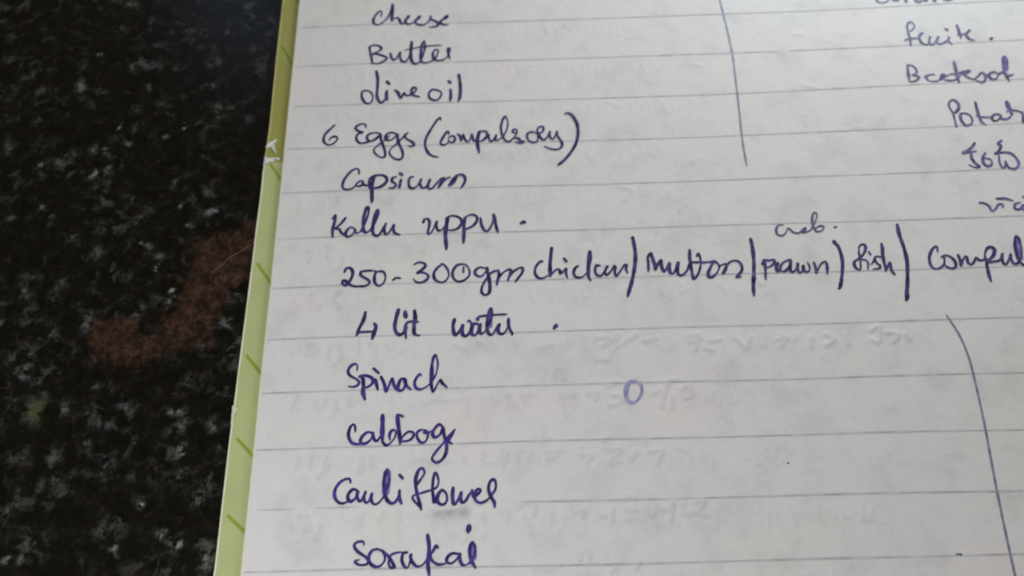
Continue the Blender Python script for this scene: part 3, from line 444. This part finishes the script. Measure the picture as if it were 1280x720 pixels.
top = grid_mesh('countertop', xs, ys, np.zeros(X.shape))
attr(top, 'flake', flake); attr(top, 'rust', rust); attr(top, 'ochre', ochre)
ct = link('countertop', top, M_granite); ct['kind'] = 'structure'
x0, x1, y0, y1 = xs[0] * MM, xs[-1] * MM, ys[0] * MM, ys[-1] * MM; th = 0.02; r = 0.002
prof = [(0, 0), (0.0006, -0.0001), (0.0014, -0.0007), (r, -r), (r, -th)]
v = []
for o_, z_ in prof: v += [(x0 - o_, y0 - o_, z_), (x1 + o_, y0 - o_, z_), (x1 + o_, y1 + o_, z_), (x0 - o_, y1 + o_, z_)]
f = [(4 * k + q, 4 * k + (q + 1) % 4, 4 * k + 4 + (q + 1) % 4, 4 * k + 4 + q) for k in range(len(prof) - 1) for q in range(4)]
f.append((16, 19, 18, 17))
link('countertop_edge', mesh('countertop_edge', v, f), M_granite, ct, False)

# thin hair lying across the brown patch
def tube(name, pts, rad, mat, parent=None, z=0.0):
    P = spline([c for p in pts for c in p], 0.5); n = len(P); v = []; f = []
    for k in range(n):
        d = P[min(k + 1, n - 1)] - P[max(k - 1, 0)]; d /= np.hypot(*d) + 1e-9; nn = np.array([-d[1], d[0]])
        rr = rad * (0.5 if k in (0, n - 1) else 1)
        zz = z + rad + 0.25 * math.sin(math.pi * k / (n - 1))
        for q in range(6):
            a = q * math.pi / 3; v.append((*(P[k] + nn * rr * math.cos(a)) * MM, (zz + rr * math.sin(a)) * MM))
    for k in range(n - 1):
        for q in range(6): f.append((6 * k + q, 6 * k + (q + 1) % 6, 6 * k + 6 + (q + 1) % 6, 6 * k + 6 + q))
    f += [tuple(range(5, -1, -1)), tuple(range(6 * n - 6, 6 * n))]
    return link(name, mesh(name, v, f), mat, parent)
hair = tube('hair', FIBRE, 0.045, plain_mat('pale_hair', (0.20, 0.12, 0.085), 0.5))
hair['label'] = 'thin pale hair lying across the rusty brown patch of the black granite'; hair['category'] = 'hair'

# ------------------------------------------------------------------ the notebook
nb = bpy.data.objects.new('notebook', None); C.objects.link(nb)
nb['label'] = 'open ruled notebook with green cover and handwritten grocery list in violet ink'; nb['category'] = 'notebook'
PW, PT, PB = 178.0, 46.0, -158.0        # page width, top and bottom in mm

def slab(name, edge, z_top, thick, mat, right):
    """flat card whose left side follows edge [(x, y)], top at z_top above the page plane"""
    L = [(x, y) for x, y in edge]; z1 = PAGE_Z + z_top; z0 = z1 - thick; n = len(L)
    ring = L + [(right, L[-1][1]), (right, L[0][1])]; m_ = len(ring); b = min(0.05, thick * 0.3)
    v = [(x * MM, y * MM, z0 * MM) for x, y in ring] + [(x * MM, y * MM, (z1 - b) * MM) for x, y in ring]
    v += [((x + (b if k < n else -b)) * MM, y * MM, z1 * MM) for k, (x, y) in enumerate(ring)]
    f = [tuple(range(2 * m_, 3 * m_)), tuple(range(m_ - 1, -1, -1))]
    for lv in (0, 1):
        for k in range(m_): f.append((lv * m_ + k, lv * m_ + (k + 1) % m_, (lv + 1) * m_ + (k + 1) % m_, (lv + 1) * m_ + k))
    return link(name, mesh(name, v, f), mat, nb, False)

ce = [(-3.1, PT + 2), (-3.15, 25)] + COVER_EDGE + [(-4.0, -110), (-4.1, PB - 2)]
ys_ = np.arange(PT + 2, PB - 2.1, -1.5)
cx = np.interp(-ys_, [-p[1] for p in ce], [p[0] for p in ce]) + 0.09 * noise2(ys_, ys_ * 0, 6, 3)
cover = slab('cover', [(a, b) for a, b in zip(cx, ys_)], -1.2, 0.68, M_cover, PW + 3)
rv = []; rf = []
for k, (a, b) in enumerate(zip(cx, ys_)):
    w_ = 0.13 + 0.05 * math.sin(b * 0.9) * math.sin(b * 0.23)
    for dx, z_ in ((-0.10, -1.86), (-0.11, -1.22), (-0.06, -1.17), (w_, -1.172), (w_ + 0.02, -1.21)):
        rv.append(((a + dx) * MM, b * MM, (PAGE_Z + z_) * MM))
for k in range(len(ys_) - 1):
    for q in range(4): rf.append((5 * k + q, 5 * k + 5 + q, 5 * k + 6 + q, 5 * k + 1 + q))
link('cover_rim', mesh('cover_rim', rv, rf), plain_mat('bare_card_rim', (0.74, 0.73, 0.55), 0.7), cover, False)
nsheet = 4
for k in range(nsheet):
    zt = -0.47 - 0.19 * k
    off = [-0.16, -0.22, -0.12, -0.28, -0.2, -0.24][k]
    yy = np.arange(PT, PB - 0.1, -3.0)
    e = [(off + 0.10 * float(noise2(np.array(y_), np.array(k * 9.0), 14, 8)), y_) for y_ in yy]
    slab('page_sheet', e, zt, 0.185, M_sheet, PW)

# printed diagonal stripes on the cover strip, 0.02 mm proud
def quad_strip(name, a, b, w, z, mat, parent):
    a = np.array(a); b = np.array(b); d = (b - a) / np.hypot(*(b - a)); n_ = np.array([-d[1], d[0]]) * w / 2
    q = [a + n_, a - n_, b - n_ * 1.1, b + n_ * 1.1]
    v = [(x * MM, y * MM, (z - 0.015) * MM) for x, y in q] + [(x * MM, y * MM, z * MM) for x, y in q]
    f = [(4, 7, 6, 5), (0, 1, 2, 3)] + [(k, 4 + k, 4 + (k + 1) % 4, (k + 1) % 4) for k in range(4)]
    f = [tuple(reversed(p)) for p in f]
    return link(name, mesh(name, v, f), mat, parent, False)
st = list(STRIPES)
for y_ in (10.2, 23.0, 35.5): st.append([(-2.45, y_), (-0.4, y_ - 3.6)])
st.append([(-2.4, -14.3), (-0.5, -17.6)])
for y_ in (-92.0, -103.5, -115.0, -127.0, -139.0): st.append([(-3.1, y_), (-0.5, y_ - 2.5)])
for k, (a, b) in enumerate(st):
    if k == 9: continue
    b = (0.6, b[1] + (b[1] - a[1]) / (b[0] - a[0]) * (0.6 - b[0]))       # runs on beneath the pages
    b = (-0.26, a[1] + (b[1] - a[1]) / (b[0] - a[0]) * (-0.26 - a[0]))
    quad_strip('cover_stripe', a, b, 0.42 if k > 0 else 0.34, PAGE_Z - 1.18, M_stripe, cover)

# clear tape wrapped round the upper part of the cover edge, with creases at its end, glints painted white
yt = np.arange(PT + 1.5, -25.9, -1.2)
xl = np.interp(-yt, -ys_, cx)
v = []; f = []
for x_, y_ in zip(xl, yt):
    e_ = 0.04 * math.sin(y_ * 1.7)
    for dx, z_ in ((-0.13, -1.9), (-0.14, -1.20), (-0.08, -1.14), (0.9, -1.145 + e_ * .3), (1.9, -1.15), (None, -1.155)):
        xx = x_ + dx if dx is not None else -0.30
        v.append((xx * MM, y_ * MM, (PAGE_Z + z_ + 0.01) * MM))
for k in range(len(yt) - 1):
    for q in range(5): f.append((6 * k + q, 6 * k + q + 1, 6 * k + 7 + q, 6 * k + 6 + q))
link('clear_tape', mesh('clear_tape', v, [tuple(reversed(p)) for p in f]), M_tape, cover)
def crease(poly, hgt, mat, name='tape_crease'):
    """small standing fold: an outline on the cover raised along its middle"""
    P = np.array(poly); c = P.mean(0); z = PAGE_Z - 1.11; n = len(P)
    v = [(x * MM, y * MM, z * MM) for x, y in P]; v += [((c[0] * .45 + x * .55) * MM, (c[1] * .45 + y * .55) * MM, (z + hgt * random.uniform(.5, 1)) * MM) for x, y in P]
    v.append((c[0] * MM, c[1] * MM, (z + hgt * 0.6) * MM))
    f = [(k, (k + 1) % n, n + (k + 1) % n, n + k) for k in range(n)] + [(n + k, n + (k + 1) % n, 2 * n) for k in range(n)]
    return link(name, mesh(name, v, f), mat, cover, False)
crease([(-3.42, -26.3), (-3.35, -24.6), (-2.5, -24.9), (-0.9, -24.9), (-0.85, -25.2), (-1.9, -25.6), (-2.6, -25.9)], 0.25, M_fold)
crease([(-3.40, -22.9), (-3.1, -22.0), (-2.3, -21.8), (-1.45, -21.2), (-1.9, -22.0), (-2.4, -22.6), (-2.9, -23.0)], 0.25, M_fold)
crease([(-2.7, -22.6), (-2.1, -22.3), (-1.75, -23.3), (-1.55, -24.1), (-2.1, -23.5)], 0.2, M_fold)
crease([(-3.95, -65.4), (-3.05, -65.9), (-3.4, -66.6), (-3.55, -67.6), (-3.9, -68.2)], 0.10, plain_mat('torn_card', (0.62, 0.64, 0.48), 0.8), 'torn_nick')

# the open page: a fine sheet with the pressure marks of the writing on its back as real relief
gx = np.concatenate([np.arange(0, 136, 0.25), np.linspace(136, PW, 60)])
gy = np.concatenate([np.linspace(PB, -97, 60, endpoint=False), np.arange(-97, 18, 0.25), np.linspace(18, PT, 30)])
GX, GY = np.meshgrid(gx, gy)
H = 0.30 * noise2(GX, GY, 34, 1) + 0.10 * noise2(GX, GY, 11, 2) + 0.035 * noise2(GX, GY, 4.3, 3) + 0.010 * noise2(GX, GY, 1.7, 4)
H = (H + 0.46) * np.clip(GX / 12, 0.04, 1) - 0.44
show_shade = np.zeros(GX.shape)
def stamp(pts, sig, amp, samp):
    P = spline([c / 100 for c in pts], 0.2)
    for (px_, py_) in P:
        i0, i1 = np.searchsorted(gx, [px_ - 3 * sig, px_ + 3 * sig]); j0, j1 = np.searchsorted(gy, [py_ - 3 * sig, py_ + 3 * sig])
        if i1 <= i0 or j1 <= j0: continue
        g = np.exp(-((GX[j0:j1, i0:i1] - px_) ** 2 + (GY[j0:j1, i0:i1] - py_) ** 2) / (2 * (sig * .6) ** 2))
        dent[j0:j1, i0:i1] = np.maximum(dent[j0:j1, i0:i1], amp * g); show_shade[j0:j1, i0:i1] = np.maximum(show_shade[j0:j1, i0:i1], samp * g)
dent = np.zeros(GX.shape)
for k, d in enumerate(DENTS):
    yb = d[1] / 100
    s_ = 0.35 + 0.65 * min(1, max(0, (-yb - 28) / 22))
    stamp(d, 0.40, 0.19 * s_, 0.85 * s_)
# fine pressure wrinkles of the closely written lines on the back, word by word
rs = random.Random(11)
for i in range(0, 14):
    x = 3.0 + rs.random() * 4
    x_end = 76 if i >= 6 else 60
    while x < x_end:
        n_ = rs.randint(2, 6)
        for q in range(n_):
            y_ = -8 * i - rs.uniform(1.2, 1.9); h_ = rs.uniform(1.0, 2.3); w_ = rs.uniform(-0.5, 0.7)
            x_m = x + rs.uniform(-0.5, 0.6)
            st_ = [x, y_, x_m, y_ - h_ * 0.5, x + w_, y_ - h_]
            if rs.random() < 0.5: st_ += [x + w_ + rs.uniform(0.3, 0.9), y_ - h_ * rs.uniform(0.4, 1.0)]
            k_ = (0.35 if i >= 6 else 0.2) * rs.uniform(0.5, 1.2)
            stamp([c * 100 for c in st_], 0.34, 0.10 * k_ * 2.2, 0.65 * k_)
            x += rs.uniform(1.0, 1.7)
        x += rs.uniform(1.2, 4.5)
# a pressed fold beside the words lower on the page
def fold(ax, ay, bx, by, depth, w):
    t = np.clip(((GX - ax) * (bx - ax) + (GY - ay) * (by - ay)) / ((bx - ax) ** 2 + (by - ay) ** 2), 0, 1)
    dx = GX - (ax + t * (bx - ax)); dy = GY - (ay + t * (by - ay))
    s = np.where(dy > 0, 0.25, w); m_ = np.exp(-(dx ** 2 / 0.8 + dy ** 2 / (s * s)))
    return -depth * m_ * np.sin(np.pi * np.clip(t, 0.12, 0.9))
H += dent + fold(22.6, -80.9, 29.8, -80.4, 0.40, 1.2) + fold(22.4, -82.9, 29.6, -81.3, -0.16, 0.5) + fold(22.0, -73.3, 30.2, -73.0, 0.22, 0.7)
t_ = np.clip((GX - 22.3) / 7.2, 0, 1)              # dark shade of the fold, painted into the paper colour
fold_shade = np.exp(-((GY + 81.55 - 0.55 * t_) / (0.35 + 0.45 * t_)) ** 2) * (GX > 22.3) * np.clip((29.9 - GX) / 0.8, 0, 1) * np.clip((GX - 22.3) / 3, 0, 1)
show_shade = np.maximum(show_shade, 4.0 * fold_shade * (0.55 + 0.6 * t_) * (0.8 + 0.6 * noise2(GX, GY, 0.9, 12)))
page = grid_mesh('page', gx, gy, H + PAGE_Z)
attr(page, 'show_through_and_shade', show_shade)
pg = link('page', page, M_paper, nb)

def height(P):
    x = np.clip(P[:, 0], gx[0], gx[-1] - 1e-3); y = np.clip(P[:, 1], gy[0], gy[-1] - 1e-3)
    i = np.clip(np.searchsorted(gx, x, 'right') - 1, 0, len(gx) - 2); j = np.clip(np.searchsorted(gy, y, 'right') - 1, 0, len(gy) - 2)
    a = (x - gx[i]) / (gx[i + 1] - gx[i]); b = (y - gy[j]) / (gy[j + 1] - gy[j])
    return (H[j, i] * (1 - a) + H[j, i + 1] * a) * (1 - b) + (H[j + 1, i] * (1 - a) + H[j + 1, i + 1] * a) * b

def ribbon(v, f, P, wid, z0, z1):
    """append a flat stroke along P (mm) following the page, height rising z0..z1 so crossings never coincide"""
    n = len(P)
    if n < 2: return
    D = np.gradient(P, axis=0); D /= np.hypot(D[:, 0], D[:, 1])[:, None] + 1e-9
    Nn = np.stack([-D[:, 1], D[:, 0]], 1)
    # round caps
    cap = np.linspace(-1, 0, 4)[:-1]
    Pc = np.vstack([P[0] + D[0] * cap[:, None] * wid[0] / 2, P, P[-1] - D[-1] * cap[::-1][:, None] * wid[-1] / 2])
    cw = np.sqrt(np.clip(1 - cap ** 2, 0.01, 1))
    Wc = np.concatenate([cw * wid[0], wid, cw[::-1] * wid[-1]])
    Nc = np.vstack([np.repeat(Nn[:1], 3, 0), Nn, np.repeat(Nn[-1:], 3, 0)])
    m_ = len(Pc); zz = np.linspace(z0, z1, m_); base = len(v)
    for s in (-0.5, 0.0, 0.5):
        Q = Pc + Nc * (Wc * s)[:, None]; h = height(Q) + PAGE_Z + zz
        v.extend([(q[0] * MM, q[1] * MM, hh * MM) for q, hh in zip(Q, h)])
    for lane in (0, 1):
        for k in range(m_ - 1):
            a = base + lane * m_ + k; f.append((a, a + 1, a + 1 + m_, a + m_))

seen = set()
def write(name, label, style, strokes, w0, parent=pg, zbase=0.04):
    v = []; f = []; fv = []; ff = []; z = zbase
    for w, pts in strokes:
        P = spline([c / 100 for c in pts], 0.16)
        n = len(P); s = np.arange(n)
        if w < 0:
            ribbon(fv, ff, P, np.full(n, -w * 0.27), zbase - 0.012, zbase - 0.008); continue
        D = np.gradient(P, axis=0); down = np.clip(-D[:, 1] / (np.hypot(D[:, 0], D[:, 1]) + 1e-9), -1, 1)
        ph = random.uniform(0, 99)
        wid = w0 * w * (1.0 + 0.20 * down + 0.17 * np.sin(s * 0.35 + ph) * np.sin(s * 0.13 + ph * 2) + 0.05 * np.sin(s * 1.9 + ph))
        e = min(6, n // 3)
        if e > 1: wid[-e:] *= np.linspace(1, 0.62, e); wid[:e // 2 + 1] *= np.linspace(0.85, 1, e // 2 + 1)
        ribbon(v, f, P, wid, z, z + 0.004); z += 0.0045
    o = link(name, mesh(name, v, f), INKS[style], parent)
    if label: o['label'] = label
    if fv: link('ink_smudge', mesh('ink_smudge', fv, ff), INKS['f'], parent)
    return o

# printed rules
GAPS = {10: [(0, 1.4), (5.0, 10.6), (13.8, 37.0)]}
for i in list(range(-4, 19)):
    if 0 <= i <= 11: a, b, c = RULES[i]
    elif i < 0: a, b, c = 0.00016, -0.016, 0.36 - 8 * i
    else: a, b, c = 0.0, 0.0, -87.9 - 8 * (i - 11)
    v = []; f = []
    start = 0.9 if i in (0, 2) else 0.35
    segs = [(start, PW - 0.5)]
    if i in GAPS: segs = [(1.2, 6.5), (8.8, 15.0), (36.0, PW - 0.5)]
    for s0, s1 in segs:
        xx = np.arange(s0, s1, 0.2); xq = np.minimum(xx, 118)
        yy = a * xq ** 2 + b * xq + c + (2 * a * 118 + b) * np.maximum(xx - 118, 0)
        if i == 11: yy = np.where(xx > 118, a * xq ** 2 + b * xq + c, yy)
        yy = yy + 0.05 * np.sin(xx * 0.13 + i)
        wd = 0.235 + 0.03 * np.sin(xx * 0.9 + i * 2) + 0.03 * np.sin(xx * 0.21 + i)
        if i in GAPS: wd = wd * np.clip(np.minimum(xx - s0, s1 - xx) / 2.5, 0.25, 1)
        ribbon(v, f, np.stack([xx, yy], 1), wd, 0.022, 0.022)
    link('ruled_line', mesh('ruled_line', v, f), M_rule, pg)

WID = {'d': 0.37, 'b': 0.345, 'm': 0.39, 'r': 0.37, 'l': 0.32, 'o': 0.34}
k = 0
for text, style, strokes in INK:
    if text == 'ring': write('ink_ring', 'small pale lavender ring drawn on a rule', 'o', strokes, 0.34); continue
    if text in ('.', '/', '|', ')'):
        write('ink_dot' if text == '.' else 'ink_stroke', None, style, strokes, WID[style], zbase=0.04 + 0.0002 * k)
    else:
        write('handwritten_word', 'handwritten "%s" in violet ink' % text if text != 'small note' else 'tiny handwritten note at the right', style, strokes, WID[style], zbase=0.04 + 0.0002 * k)
    k += 1
for text, style, strokes in MARKS:
    if text == 'speck':
        for q in strokes: write('ink_speck', None, 's', [q], 0.30, zbase=0.02)
    else: write('divider_line', None, 'v', strokes, 0.27, zbase=0.032)
print('tris', sum(len(o.data.polygons) * 2 for o in bpy.data.objects if o.type == 'MESH'))
